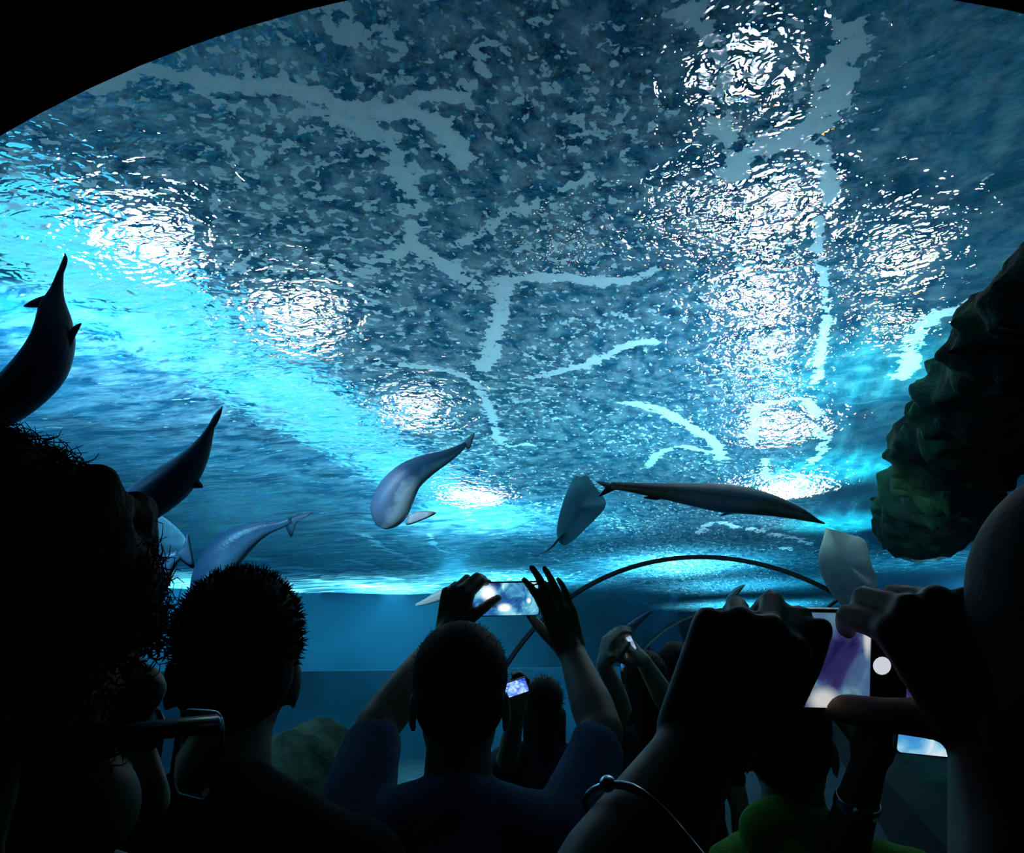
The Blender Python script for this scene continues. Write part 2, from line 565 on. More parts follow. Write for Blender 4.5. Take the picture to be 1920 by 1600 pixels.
def surface_material():
    k = NT('rippled_water_surface')
    rip = k.n('Attribute', attribute_name='ripple').outputs['Vector']
    foam = k.n('Attribute', attribute_name='foam').outputs['Fac']
    cloud = k.n('Attribute', attribute_name='cloud').outputs['Fac']
    # ripples
    n2 = k.noise(rip, 15.0, 2, .5, .7).outputs[0]
    n3 = k.noise(rip, 40.0, 1, .5, .2).outputs[0]
    h = k.math('MULTIPLY_ADD', n2, .8, k.math('MULTIPLY', n3, .2))
    bump = k.n('Bump', {'Strength': 1.0, 'Distance': .042, 'Height': h})
    # foam: streaks with ragged edges, flecks in between
    e1 = k.noise(rip, 9.0, 5, .68, .3).outputs[0]
    fl = k.noise(rip, 27.0, 2, .5, .25).outputs[0]
    fb = k.noise(rip, 14.0, 4, .6, .3).outputs[0]
    big = k.noise(rip, 1.5, 2, .5).outputs[0]
    s = k.math('MULTIPLY_ADD', k.math('SUBTRACT', e1, .5), 2.2, k.math('MULTIPLY_ADD', k.math('SUBTRACT', fl, .5), 1.3, foam))
    streak = k.ramp(k.math('MULTIPLY', s, k.math('GREATER_THAN', foam, .04)), [(.44, 0.0), (.53, .8), (.9, 1.0)])
    t = k.math('MULTIPLY_ADD', cloud, .10, fl)
    t = k.math('MULTIPLY_ADD', k.math('SUBTRACT', big, .5), .30, t)
    sx = k.n('SeparateXYZ', {0: rip}).outputs[0]
    right = k.n('MapRange', {0: sx, 1: .78, 2: 1.15}).outputs[0]
    left = k.n('MapRange', {0: sx, 1: -1.55, 2: -2.0}).outputs[0]
    far = k.n('MapRange', {0: k.n('SeparateXYZ', {0: rip}).outputs[1], 1: 6.2, 2: 7.6}).outputs[0]
    side = k.math('MULTIPLY', k.math('MAXIMUM', right, left), k.math('SUBTRACT', 1.0, far))
    t = k.math('MULTIPLY_ADD', side, -.10, t)
    fleck = k.ramp(t, [(.675, 0.0), (.71, .75), (.78, .9)])
    t2 = k.math('MULTIPLY_ADD', side, -.08, k.math('MULTIPLY_ADD', cloud, .10, k.math('MULTIPLY_ADD', k.math('SUBTRACT', big, .5), .22, fb)))
    patch = k.ramp(t2, [(.675, 0.0), (.71, .7), (.8, .9)])
    veil = k.math('MULTIPLY', cloud, k.ramp(e1, [(.42, .0), (.75, .6)]), clamp=True)
    mask = k.math('MAXIMUM', k.math('MAXIMUM', streak, k.math('MAXIMUM', fleck, patch)), veil, clamp=True)
    # clear rippled water, each colour bent a little differently
    refr = None
    for c, ior in (((1, 0, 0, 1), .747), ((0, 1, 0, 1), .75), ((0, 0, 1, 1), .753)):
        r = k.n('BsdfRefraction', {'Color': c, 'IOR': ior, 'Roughness': 0.0, 'Normal': bump})
        refr = r if refr is None else k.n('AddShader', {0: refr, 1: r})
    lng = k.n('Mapping', {'Vector': rip, 'Rotation': (0, 0, -.2), 'Scale': (1.0, .2, 1.0)}).outputs[0]
    st = k.noise(lng, 9.0, 4, .6, .4).outputs[0]
    val = k.math('ADD', k.math('MULTIPLY', st, side), k.math('MULTIPLY', n2, k.math('SUBTRACT', 1.0, side)))
    body = k.ramp(val, [(.30, (.003, .03, .065)), (.5, (.009, .085, .15)), (.72, (.03, .20, .28))])
    turbid = k.n('AddShader', {0: k.n('BsdfTranslucent', {'Color': body}), 1: k.n('BsdfDiffuse', {'Color': body, 'Normal': bump})})
    water = k.n('MixShader', {0: .6, 1: refr, 2: turbid})
    white = (.30, .62, .70, 1)
    fo = k.n('AddShader', {0: k.n('BsdfTranslucent', {'Color': white}), 1: k.n('BsdfDiffuse', {'Color': white, 'Normal': bump})})
    return k.done(k.n('MixShader', {0: mask, 1: water, 2: fo}))


surf = link('water_surface', me, surface_material())
struct(surf)


# ------------------------------------------------------------------ floodlights over the tank
def emit(name, color, strength):
    k = NT(name)
    return k.done(k.n('Emission', {'Color': (*color, 1), 'Strength': strength}))


def above(px, py, z=LAMP_Z, ior=.75):
    """where a lamp hangs so that its light comes through the ripples at a photo pixel"""
    r = ray(px, py).normalized(); p = at_z(px, py, SURF_Z)
    v = V((r.x * ior, r.y * ior, 0)); v.z = math.sqrt(1 - v.length_squared)
    return p + v * ((z - SURF_Z) / v.z)


LAMPS = [  # px, py, radius, glow, beam, tint, label
    (268, 440, .26, 50, 50, (.80, .88, 1.0), 'brightest round floodlight, shining through the water above the diving fish at the left'),
    (555, 595, .28, 14, 14, (.95, .98, 1.0), 'round floodlight shining through a honeycomb of ripples left of centre'),
    (785, 770, .28, 14, 100, (.85, .95, 1.0), 'round floodlight glinting through the water just above the pale fish at the centre'),
    (885, 930, .36, 14, 170, (.8, .95, 1.0), 'farthest round floodlight of the left row, over the raised phone'),
    (1070, 455, .09, 2.5, 4, (.9, .97, 1.0), 'tiny round lamp glinting alone near the middle of the water roof'),
    (1405, 130, .20, 6, 14, (.75, .85, 1.0), 'round floodlight nearest the tunnel mouth in the middle row'),
    (1298, 395, .12, 16, 30, (.75, .85, 1.0), 'floodlight of the middle row beside the bent foam streak'),
    (1455, 385, .23, 34, 46, (.8, .9, 1.0), 'floodlight making the largest white glitter of the middle row'),
    (1415, 540, .22, 34, 46, (.84, .9, 1.0), 'floodlight of the middle row level with the small right pair'),
    (1430, 650, .22, 26, 46, (.84, .9, 1.0), 'floodlight of the middle row below the largest white glitter'),
    (1440, 730, .12, 22, 40, (.82, .9, 1.0), 'small floodlight of the middle row just above the ring of foam'),
    (1465, 800, .28, 30, 130, (.8, .92, 1.0), 'floodlight of the middle row inside a ring of foam'),
    (1470, 915, .34, 36, 170, (.8, .92, 1.0), 'floodlight of the middle row just above the long thin fish'),
    (1690, 470, .20, 20, 10, (1.0, .98, .9), 'upper warm round lamp of the right pair beside the dark rock'),
    (1675, 610, .14, 20, 10, (1.0, .97, .86), 'lower small warm lamp of the right pair beside the dark rock'),
]
for i, (px, py, r, st, beam, tint, lab) in enumerate(LAMPS):
    p = above(px, py)
    root = bpy.data.objects.new('floodlight', None); COL.objects.link(root); root.location = p
    root.empty_display_size = .1
    tag(root, lab, 'lamp', 'floodlights over the tank')
    mb = MB(); seg = 24
    prof = [(r * .15, .32), (r * .5, .30), (r * .9, .2), (r * 1.12, 0.0), (r * 1.12, -.03), (r * 1.02, -.03), (r * 1.02, 0.01)]
    v = [(p.x + a * math.cos(2 * math.pi * j / seg), p.y + a * math.sin(2 * math.pi * j / seg), p.z + b) for a, b in prof for j in range(seg)]
    f = [(q * seg + j, q * seg + (j + 1) % seg, (q + 1) * seg + (j + 1) % seg, (q + 1) * seg + j) for q in range(len(prof) - 1) for j in range(seg)]
    f.append(tuple(range(seg - 1, -1, -1)))
    build('lamp_housing', v, f, M_HOUSING, root)
    v = [(p.x + r * math.cos(2 * math.pi * j / seg), p.y + r * math.sin(2 * math.pi * j / seg), p.z - .005) for j in range(seg)]
    build('lamp_disc', v, [tuple(range(seg - 1, -1, -1))], emit('lamp_glow', tint, st), root, smooth=False)
    mb = MB(); mb.sweep([(p.x, p.y, p.z + .3), (p.x, p.y, 9.06)], .02, 8); mb.build('hanger', M_HOUSING, root)
    light('floodlight_beam', 'SPOT', (p.x, p.y, p.z - .03), beam, tuple(c * g for c, g in zip(tint, (.6, .74, 1.0) if 1280 < px < 1440 else (.46, .86, 1.0))), (p.x, p.y, 0), spot_size=1.5, spot_blend=.9, shadow_soft_size=.02)


# ------------------------------------------------------------------ rocks
def boulder(mb, c, r, seed, amp=.28, freq=1.6):
    tmp = MB(); tmp.ball((0, 0, 0), 1.0, seg=40, rings=26)
    c, r = V(c), V(r)
    out = []
    for q in tmp.v:
        n = q.normalized()
        s = 1 + amp * mnoise.fractal(n * freq + V((seed * 7.3, seed, -seed)), 1.0, 2.1, 4)
        out.append(c + V((n.x * r.x * s, n.y * r.y * s, n.z * r.z * s)))
    return mb.add(out, tmp.f)


mb = MB()
ridge = spline([(3.0, 2.3, .3, .5, .5), (2.9, 2.5, 1.9, .5, .5), (2.5, 2.9, 2.85, .45, .4), (2.02, 3.6, 3.18, .36, .26), (1.96, 5.0, 3.14, .38, .30),
                (2.0, 6.6, 3.10, .40, .34), (2.14, 8.2, 3.10, .44, .32), (2.3, 9.8, 3.14, .44, .28), (2.5, 11.2, 3.2, .4, .22)], 44)
for i, q in enumerate(ridge):
    boulder(mb, q[:3], (q[3] * random.uniform(.8, 1.2), .36, q[4] * random.uniform(.85, 1.15)), i * 1.37 + 20, .36, 2.6)
o = mb.melt('rock_arch', M_ROCK, .035, origin=(3.0, 2.3, 0), smooth=3)
tag(o, 'dark mossy rock arch hanging under the water surface at the right', 'rock')

c = at(565, 1490, 5.2)
root = bpy.data.objects.new('reef_rock', None); COL.objects.link(root); root.location = (c.x, c.y, 0.1)
tag(root, 'brown green reef rock low behind the spiky-haired man', 'rock')
mb = MB()
boulder(mb, (c.x, c.y, .5), (.62, .55, .72), 3); boulder(mb, (c.x - .3, c.y + .1, .45), (.5, .5, .6), 5); boulder(mb, (c.x + .4, c.y, .25), (.4, .4, .45), 9)
mb.melt('boulder', M_ROCK2, .04, root, smooth=1)
M_PALE = principled('pale_coral', (.45, .5, .42), .9, var=.35, scale=9, spec=.1)
mb = MB(); p = at(558, 1398, 5.15)
boulder(mb, p, (.26, .2, .022), 4, .2); boulder(mb, p + V((-.12, -.05, -.05)), (.2, .16, .02), 6, .2)
mb.melt('coral_plate', M_PALE, .012, root, smooth=1)


# ------------------------------------------------------------------ fish
def fish_material(name, back, belly, stripe=None, rough=.45):
    k = NT(name)
    b = k.n('Attribute', attribute_name='belly').outputs['Fac']
    tc = k.n('TexCoord')
    nz = k.noise(tc.outputs['Object'], 14, 4, .6).outputs[0]
    f = k.math('MULTIPLY_ADD', k.math('SUBTRACT', nz, .5), .5, b)
    stops = [(.35, back), (.62, belly)] if stripe is None else [(.30, back), (.48, stripe), (.62, belly)]
    sc = k.n('TexVoronoi', {'Vector': tc.outputs['Object'], 'Scale': 70.0})
    bp = k.n('Bump', {'Strength': .25, 'Distance': .004, 'Height': sc.outputs[0]})
    return k.done(k.n('BsdfPrincipled', {'Base Color': k.ramp(f, stops), 'Roughness': rough, 'Specular IOR Level': .3, 'Normal': bp}))


M_SHARK = fish_material('slate_fish_skin', (.014, .028, .055), (.055, .09, .125))
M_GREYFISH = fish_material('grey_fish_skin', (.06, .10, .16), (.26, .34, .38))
M_SLATE = fish_material('blue_fish_skin', (.03, .055, .10), (.12, .18, .24))
M_GAR = fish_material('bronze_fish_skin', (.05, .05, .05), (.60, .44, .30), (.45, .22, .13))
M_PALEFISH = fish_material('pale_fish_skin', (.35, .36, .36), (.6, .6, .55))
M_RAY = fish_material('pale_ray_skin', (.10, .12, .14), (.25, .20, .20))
M_RAYHAZE = fish_material('hazy_ray_skin', (.10, .22, .27), (.14, .28, .33))  # tinted towards the backdrop, water haze put into the skin colour
M_RAYBLUE = fish_material('blue_grey_ray_skin', (.04, .09, .11), (.07, .14, .17))
M_FIN = principled('dark_fin', (.02, .035, .06), .6, var=.2, scale=20, bump=.1)
M_FINPALE = principled('pale_fin', (.3, .34, .36), .6, var=.2, scale=20, bump=.1)
M_EYE = principled('fish_eye', (.01, .01, .01), .15, var=0, bump=0)


def plate(mb, pts, t=.012):
    """a fin: thin lens-shaped plate with the given outline (world points)"""
    pts = [V(p) for p in pts]
    c = sum(pts, V()) / len(pts)
    n = V()
    for a, b in zip(pts, pts[1:] + pts[:1]): n += (a - c).cross(b - c)
    n.normalize()
    q = [V(x[:3]) for x in spline([tuple(p) for p in pts + pts[:1]], len(pts) * 4 + 1)[:-1]]
    m = len(q)
    up = [c + (x - c) * .55 + n * t / 2 for x in q]; dn = [c + (x - c) * .55 - n * t / 2 for x in q]
    v = q + up + dn + [c + n * t / 2, c - n * t / 2]
    f = []
    for i in range(m):
        j = (i + 1) % m
        f += [(i, j, m + j, m + i), (j, i, 2 * m + i, 2 * m + j), (m + i, m + j, 3 * m), (2 * m + j, 2 * m + i, 3 * m + 1)]
    return mb.add(v, f)


def fish(name, label, path, d, mat, dorsal, fins, finmat, flat=.75, eye=None, group=None, dd=0.0):
    """path: (px, py, half width in px) tail to head, d metres away (dd more at the head); fins: (part name, [(px, py), ...])"""
    n = 30
    q = spline([(a, b, w) for a, b, w in path], n)
    dist = lambda t: d + dd * t
    pts = [at(a, b, dist(i / (n - 1))) for i, (a, b, w) in enumerate(q)]
    ha = [max(.003, w * dist(i / (n - 1)) / FPX) for i, (a, b, w) in enumerate(q)]
    mid = pts[n * 2 // 3]
    view = (mid - CAM).normalized()
    dors = V(dorsal)                           # rough dorsal direction in (right, up, towards viewer) of the view
    R = CAMR @ V((1, 0, 0)); U = CAMR @ V((0, 1, 0))
    dvec = (R * dors.x + U * dors.y - view * dors.z).normalized()
    T = (pts[-1] - pts[0]).normalized()
    inplane = abs(dvec.dot(view)) < .7         # dorsal line in the picture plane: the visible width is the fish's height
    mb = MB()
    rad = [(h * flat, h) if inplane else (h, h * flat) for h in ha]
    seg = 20
    mb.sweep(pts, rad, seg, up=dvec)
    o = mb.build(name, mat, origin=mid)
    bel = [.5 - .5 * math.sin(2 * math.pi * (i % seg) / seg) for i in range(n * seg)]
    o.data.attributes.new('belly', 'FLOAT', 'POINT').data.foreach_set('value', bel)
    tag(o, label, 'fish', group)
    for nm, pl in fins:
        fb = MB()
        off = -view * .0
        plate(fb, [at(a, b, (d if nm == 'tail_fin' else d + dd * .6) + (0 if len(pl[0]) < 3 else 0)) + off for a, b in pl], .014)
        fb.build(nm, finmat, o)
    if eye:
        eb = MB(); eb.ball(at(eye[0], eye[1], d + dd) - view * ha[-6] * (flat if inplane else 1), .012); eb.build('eye', M_EYE, o)
    return o


fish('diving_fish', 'large dark fish diving tail up at the far left edge under the bright lamp',
     [(114, 508, 5), (106, 545, 12), (100, 575, 24), (101, 610, 33), (97, 645, 40), (78, 688, 46), (42, 728, 46), (-5, 765, 42), (-60, 795, 28), (-95, 812, 8)],
     3.3, M_SHARK, (.3, .2, .9), [('tail_fin', [(122, 474), (127, 490), (117, 520), (108, 548), (98, 548), (108, 510)]),
                                  ('pelvic_fin', [(96, 550), (66, 560), (44, 574), (62, 577), (92, 574)]),
                                  ('pectoral_fin', [(126, 628), (138, 612), (153, 606), (146, 622), (128, 655)])], M_FIN, .8)
fish('diving_fish', 'dark fish diving head down behind the curly-haired woman with glasses',
     [(400, 790, 4), (389, 818, 11), (373, 848, 21), (350, 878, 32), (322, 905, 40), (286, 932, 42), (250, 958, 37), (212, 985, 20), (192, 1000, 6)],
     3.9, M_SHARK, (-.5, .5, .5), [('tail_fin', [(418, 760), (414, 780), (404, 800), (394, 812), (388, 806), (400, 780)]),
                                   ('pectoral_fin', [(352, 892), (372, 900), (380, 915), (350, 912)])], M_FIN, .8)
fish('grey_fish', 'grey fish with forked tail swimming down behind the spiky-haired man',
     [(546, 976, 6), (522, 985, 8), (492, 993, 15), (457, 1010, 26), (426, 1036, 33), (400, 1070, 34), (380, 1110, 25), (366, 1140, 6)],
     5.0, M_SHARK, (-.5, .8, .1), [('tail_fin', [(540, 974), (560, 964), (588, 961), (562, 976), (552, 990), (546, 1008), (536, 988)]),
                                      ('dorsal_fin', [(495, 982), (478, 980), (466, 984), (450, 1000), (480, 992)])], M_FIN, .7)
fish('finned_fish', 'dark fish with a tall back fin between the curly hair and the spiky-haired man',
     [(336, 1040, 9), (316, 1054, 16), (292, 1080, 29), (273, 1110, 37), (257, 1145, 33), (246, 1180, 10)],
     4.4, M_SHARK, (-.6, .7, .2), [('tail_fin', [(330, 1040), (345, 1022), (352, 1000), (360, 1035), (364, 1066), (345, 1056)]),
                                   ('dorsal_fin', [(292, 1068), (284, 1036), (278, 1002), (270, 1032), (268, 1090)])], M_FIN, .7)
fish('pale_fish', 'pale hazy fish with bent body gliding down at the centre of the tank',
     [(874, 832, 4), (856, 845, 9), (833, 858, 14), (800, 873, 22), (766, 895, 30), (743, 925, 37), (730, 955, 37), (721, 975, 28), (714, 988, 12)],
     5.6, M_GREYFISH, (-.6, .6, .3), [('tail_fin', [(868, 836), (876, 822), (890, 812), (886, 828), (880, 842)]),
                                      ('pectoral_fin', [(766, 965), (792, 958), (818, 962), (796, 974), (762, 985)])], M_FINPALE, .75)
fish('long_thin_fish', 'long thin bronze fish with pointed snout and forked tail above the tunnel ring',
     [(1146, 911, 7), (1180, 914, 9), (1240, 921, 15), (1300, 928, 22), (1350, 934, 27), (1400, 939, 26), (1450, 949, 20), (1500, 964, 12), (1532, 977, 4), (1546, 982, 1.5)],
     5.0, M_GAR, (.05, .95, .2), [('tail_fin', [(1152, 909), (1136, 904), (1116, 903), (1134, 912), (1130, 921), (1122, 932), (1140, 925), (1153, 918)]),
                                  ('pectoral_fin', [(1392, 955), (1378, 962), (1350, 968), (1372, 956)]),
                                  ('anal_fin', [(1250, 933), (1232, 938), (1206, 934), (1228, 928)])], M_FIN, .8, eye=(1506, 962))
fish('slender_fish', 'slender pale fish whose tail shows left of the raised phone',
     [(779, 1135, 2), (800, 1128, 6), (825, 1117, 10), (858, 1106, 11), (892, 1100, 4)], 6.0, M_PALEFISH, (0, 1, .2), [], M_FINPALE)
fish('slender_fish', 'slender grey fish pointing up over the raised small phone',
     [(1223, 1145, 2), (1206, 1158, 6), (1181, 1178, 9), (1156, 1200, 10), (1140, 1216, 4)], 6.0, M_GREYFISH, (-.5, .5, .3), [], M_FINPALE)
fish('slender_fish', 'tiny pale fish under the crown of the nearest tunnel ring',
     [(1396, 1097, 1.5), (1384, 1106, 6), (1371, 1118, 6), (1362, 1129, 2)], 7.5, M_PALEFISH, (-.5, .5, .3), [], M_FINPALE)


def stingray(label, outline, d, dd, tail, thick, mat=M_RAY):
    """outline px (with its depth offset), tail px line"""
    pts = [at(a, b, d + e) for a, b, e in outline]
    c = sum(pts, V()) / len(pts)
    n = V()
    for a, b in zip(pts, pts[1:] + pts[:1]): n += (a - c).cross(b - c)
    n.normalize()
    q = [V(x) for x in spline([tuple(p) for p in pts + pts[:1]], 65)[:-1]]
    m = len(q); v, f = [], []
    rings = [1, .9, .7, .45, .2]
    for sgn in (1, -1):
        for s in rings:
            h = thick * (1 - s * s) ** .8
            v += [c + (x - c) * s + n * (h * sgn) for x in q]
        v.append(c + n * thick * sgn)
    k = len(rings) * m + 1
    for b, sgn in ((0, 1), (k, -1)):
        for r in range(len(rings) - 1):
            for i in range(m):
                j = (i + 1) % m
                w = (b + r * m + i, b + r * m + j, b + (r + 1) * m + j, b + (r + 1) * m + i)
                f.append(w if sgn > 0 else w[::-1])
        for i in range(m):
            j = (i + 1) % m
            w = (b + (len(rings) - 1) * m + i, b + (len(rings) - 1) * m + j, b + len(rings) * m)
            f.append(w if sgn > 0 else w[::-1])
    o = build('stingray', v, f, mat, origin=c)
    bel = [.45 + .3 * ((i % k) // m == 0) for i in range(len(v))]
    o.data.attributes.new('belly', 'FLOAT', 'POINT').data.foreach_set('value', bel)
    tag(o, label, 'stingray', 'stingrays against the tunnel')
    tb = MB(); tp = [at(a, b, d + e) for a, b, e in tail]; tp = [V(x) for x in spline([tuple(p) for p in tp], 14)]
    tb.sweep(tp, [.016 * (1 - i / 15) for i in range(14)], 8); tb.build('tail', mat, o)
    return o


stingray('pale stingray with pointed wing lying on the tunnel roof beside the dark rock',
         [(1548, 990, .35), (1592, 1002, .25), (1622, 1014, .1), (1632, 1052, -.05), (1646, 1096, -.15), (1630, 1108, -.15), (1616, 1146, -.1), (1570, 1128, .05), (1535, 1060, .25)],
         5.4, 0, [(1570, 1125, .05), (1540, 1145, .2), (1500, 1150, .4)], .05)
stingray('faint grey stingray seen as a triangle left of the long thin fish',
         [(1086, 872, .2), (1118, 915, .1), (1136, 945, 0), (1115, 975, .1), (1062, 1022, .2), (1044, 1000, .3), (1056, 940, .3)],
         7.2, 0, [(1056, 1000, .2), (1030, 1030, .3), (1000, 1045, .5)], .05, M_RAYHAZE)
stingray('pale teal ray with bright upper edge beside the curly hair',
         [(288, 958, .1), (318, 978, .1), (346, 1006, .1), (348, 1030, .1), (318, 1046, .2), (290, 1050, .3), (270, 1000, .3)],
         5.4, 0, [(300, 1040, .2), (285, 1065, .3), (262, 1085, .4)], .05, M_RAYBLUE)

# raised shelf at the foot of the far tank wall
v, f = [], []
for i in range(41):
    a = math.radians(95 + 80 * i / 40)
    ci, si = math.cos(a), math.sin(a)
    h = 1.62 + .05 * math.sin(5 * a)
    for r, z in ((14.5, 0), (14.5, h), (19.6, h + .02)):
        v.append((.5 + r * ci, r * si, z))
for i in range(40):
    f += [(3 * i, 3 * i + 1, 3 * i + 4, 3 * i + 3), (3 * i + 1, 3 * i + 2, 3 * i + 5, 3 * i + 4)]
M_SHELF = principled('dark_blue_shelf', (.02, .11, .19), .9, var=.3, scale=1.5, bump=.4, spec=.1)
struct(build('ground_shelf', v, f, M_SHELF, smooth=False))


# ------------------------------------------------------------------ people
def skin(name, c):
    k = NT(name)
    tc = k.n('TexCoord')
    nz = k.noise(tc.outputs['Object'], 60, 3, .5).outputs[0]
    col = k.ramp(nz, [(.3, tuple(x * .85 for x in c)), (.7, tuple(min(1, x * 1.1) for x in c))])
    bp = k.n('Bump', {'Strength': .2, 'Distance': .001, 'Height': nz})
    return k.done(k.n('BsdfPrincipled', {'Base Color': col, 'Roughness': .55, 'Specular IOR Level': .3, 'Normal': bp}))


M_SKIN = skin('skin', (.42, .25, .16))
M_SKIN2 = skin('tan_skin', (.32, .19, .12))
M_SKINL = skin('light_skin', (.62, .42, .30))
M_SKINLIT = skin('lit_skin', (.85, .62, .45))  # light on the raised forearms put into a paler skin colour
M_HAIR = principled('black_hair', (.008, .007, .006), .75, var=.4, scale=200, spec=.12)
M_HAIRB = principled('brown_hair', (.014, .009, .006), .8, var=.6, scale=120, bump=.6, spec=.08)


def cloth(name, c, scale=260, rough=.9):
    return principled(name, c, rough, var=.3, scale=scale, bump=.35, spec=.1, sheen=.1)


M_TBLACK = cloth('black_cotton', (.012, .012, .014))
M_TNAVY = cloth('navy_cotton', (.02, .022, .035))
M_DENIM = cloth('faded_denim', (.22, .24, .40), 180)
M_GREEN = cloth('lime_cotton', (.34, .62, .07))
M_GREY = cloth('grey_cotton', (.08, .085, .09))
M_JEANS = cloth('dark_jeans', (.02, .025, .04))
M_SHOE = principled('dark_shoe', (.02, .02, .02), .6)


def frame(origin, fwd, up=(0, 0, 1)):
    """matrix with +Y along fwd, +Z near up, +X to the right"""
    y = V(fwd).normalized(); z = V(up); x = y.cross(z).normalized(); z = x.cross(y)
    M = Matrix((x, y, z)).transposed().to_4x4(); M.translation = V(origin)
    return M


def head_pieces(mb, H, s=1.0):
    P = lambda x, y, z: H @ V((x * s, y * s, z * s))
    R3 = H.to_3x3()
    B = lambda c, r: mb.ball(P(*c), V(r) * s, R3, 20, 14)
    B((0, -.012, .035), (.074, .094, .090))
    B((0, .012, -.03), (.064, .072, .085))
    B((0, .028, -.075), (.048, .055, .050))
    B((0, .075, -.108), (.020, .020, .018))
    mb.cone(P(-.036, .074, .026), P(.036, .074, .026), .013 * s, .013 * s)
    mb.cone(P(0, .088, .012), P(0, .106, -.034), .008 * s, .013 * s)
    for q in (-1, 1):
        B((q * .043, .052, -.028), (.021, .026, .026))
        B((q * .032, .080, .002), (.013, .010, .009))
        mb.ball(P(q * .079, -.008, -.012), V((.007, .017, .031)) * s, R3 @ Matrix.Rotation(q * -.35, 3, 'Z'), 14, 9)
        mb.ball(P(q * .078, .000, -.038), V((.006, .009, .010)) * s, R3, 10, 7)
    mb.cone(P(-.018, .090, -.064), P(.018, .090, -.064), .009 * s, .009 * s)
    mb.cone(P(-.015, .087, -.077), P(.015, .087, -.077), .010 * s, .010 * s)


def hand_pieces(mb, wrist, fdir, dorsal, right, curls=((20, 25, 15),) * 4, thumb=((.75, .6, -.2), (.45, .85, -.25), (.2, .95, -.25)), s=1.0, spread=1.0):
    """palm, five fingers; curls in degrees per joint for index..little"""
    y = V(fdir).normalized(); n = V(dorsal); n = (n - y * n.dot(y)).normalized()
    x = y.cross(n) * (-1 if right else 1)          # towards the thumb
    w = V(wrist)
    P = lambda a, b, c: w + (x * a + y * b + n * c) * s
    base = [(.030, .090), (.010, .096), (-.011, .091), (-.030, .080)]
    seg = [(.043, .026, .022), (.048, .030, .023), (.044, .028, .022), (.034, .021, .019)]
    rad = [.0098, .0100, .0095, .0085]
    fan = [.10, .02, -.06, -.16]
    for i in range(4):
        bx, by = base[i]
        mb.cone(P(bx * .55, .006, 0), P(bx, by, .002), .0185 * s, .0125 * s)
        if i < 3:
            mb.cone(P((bx + base[i + 1][0]) / 2 * .6, .01, -.002), P((bx + base[i + 1][0]) / 2, by - .012, 0), .017 * s, .0115 * s)
        p = P(bx, by, .001); a = 0.0
        r = rad[i] * s
        for j in range(3):
            a += math.radians(curls[i][j])
            d = y * math.cos(a) - n * math.sin(a) + x * (fan[i] * spread * math.cos(a))
            q = p + d.normalized() * seg[i][j] * s
            r2 = r * (.93 if j < 2 else .84)
            mb.cone(p, q, r, r2); p, r = q, r2
    p = P(.020, .018, -.008); r = .0150 * s
    mb.cone(P(.010, .010, -.004), P(.024, .060, -.006), .018 * s, .013 * s)
    for L, t, r2 in zip((.042, .034, .026), thumb, (.0125, .0110, .0092)):
        d = (x * t[0] + y * t[1] + n * t[2]).normalized()
        q = p + d * L * s
        mb.cone(p, q, r, r2 * s); p, r = q, r2 * s


def hair_pieces(mb, H, s=1.0, low=0.0, puff=0.0):
    P = lambda x, y, z: H @ V((x * s, y * s, z * s)); R3 = H.to_3x3()
    g = 1 + puff
    mb.ball(P(0, -.022, .046), V((.080 * g, .094 * g, .088 * g)) * s, R3, 24, 16)
    mb.ball(P(0, -.048, .005 - low * .5), V((.074 * g, .064 * g, .075 + low)) * s, R3, 20, 14)


def strands(mb, H, n, L, r, s=1.0, puff=0.0, wild=.5, zmin=-.02, seed=1, curl=0.0, fringe=.085):
    rnd = random.Random(seed); g = 1 + puff
    c = V((0, -.022, .046)); rr = V((.080 * g, .094 * g, .088 * g))
    k = 0
    while k < n:
        d = V((rnd.gauss(0, 1), rnd.gauss(0, 1), rnd.gauss(0, 1))).normalized()
        p = c + V((d.x * rr.x, d.y * rr.y, d.z * rr.z)) * .97
        if p.z < zmin or (p.y > .055 and p.z < fringe): continue
        k += 1
        t = (d + V((rnd.gauss(0, 1), rnd.gauss(0, 1), rnd.gauss(0, 1))) * wild * .6 + V((0, -.1, .25))).normalized()
        l = L * rnd.uniform(.6, 1.2)
        a = V((rnd.gauss(0, 1), rnd.gauss(0, 1), rnd.gauss(0, 1))).normalized()
        b = t.cross(a).normalized(); a = b.cross(t)
        m = 3 if curl == 0 else 7
        ph = rnd.uniform(0, 6.28)
        pts = []
        for i in range(m):
            u = i / (m - 1)
            w = p + t * l * u
            if curl: w += (a * math.cos(ph + u * 7) + b * math.sin(ph + u * 7)) * curl * u ** .5
            else: w += a * l * .25 * u * u
            pts.append(H @ (w * s))
        mb.sweep(pts, [r * s * (1 - .8 * i / (m - 1)) for i in range(m)], 4)


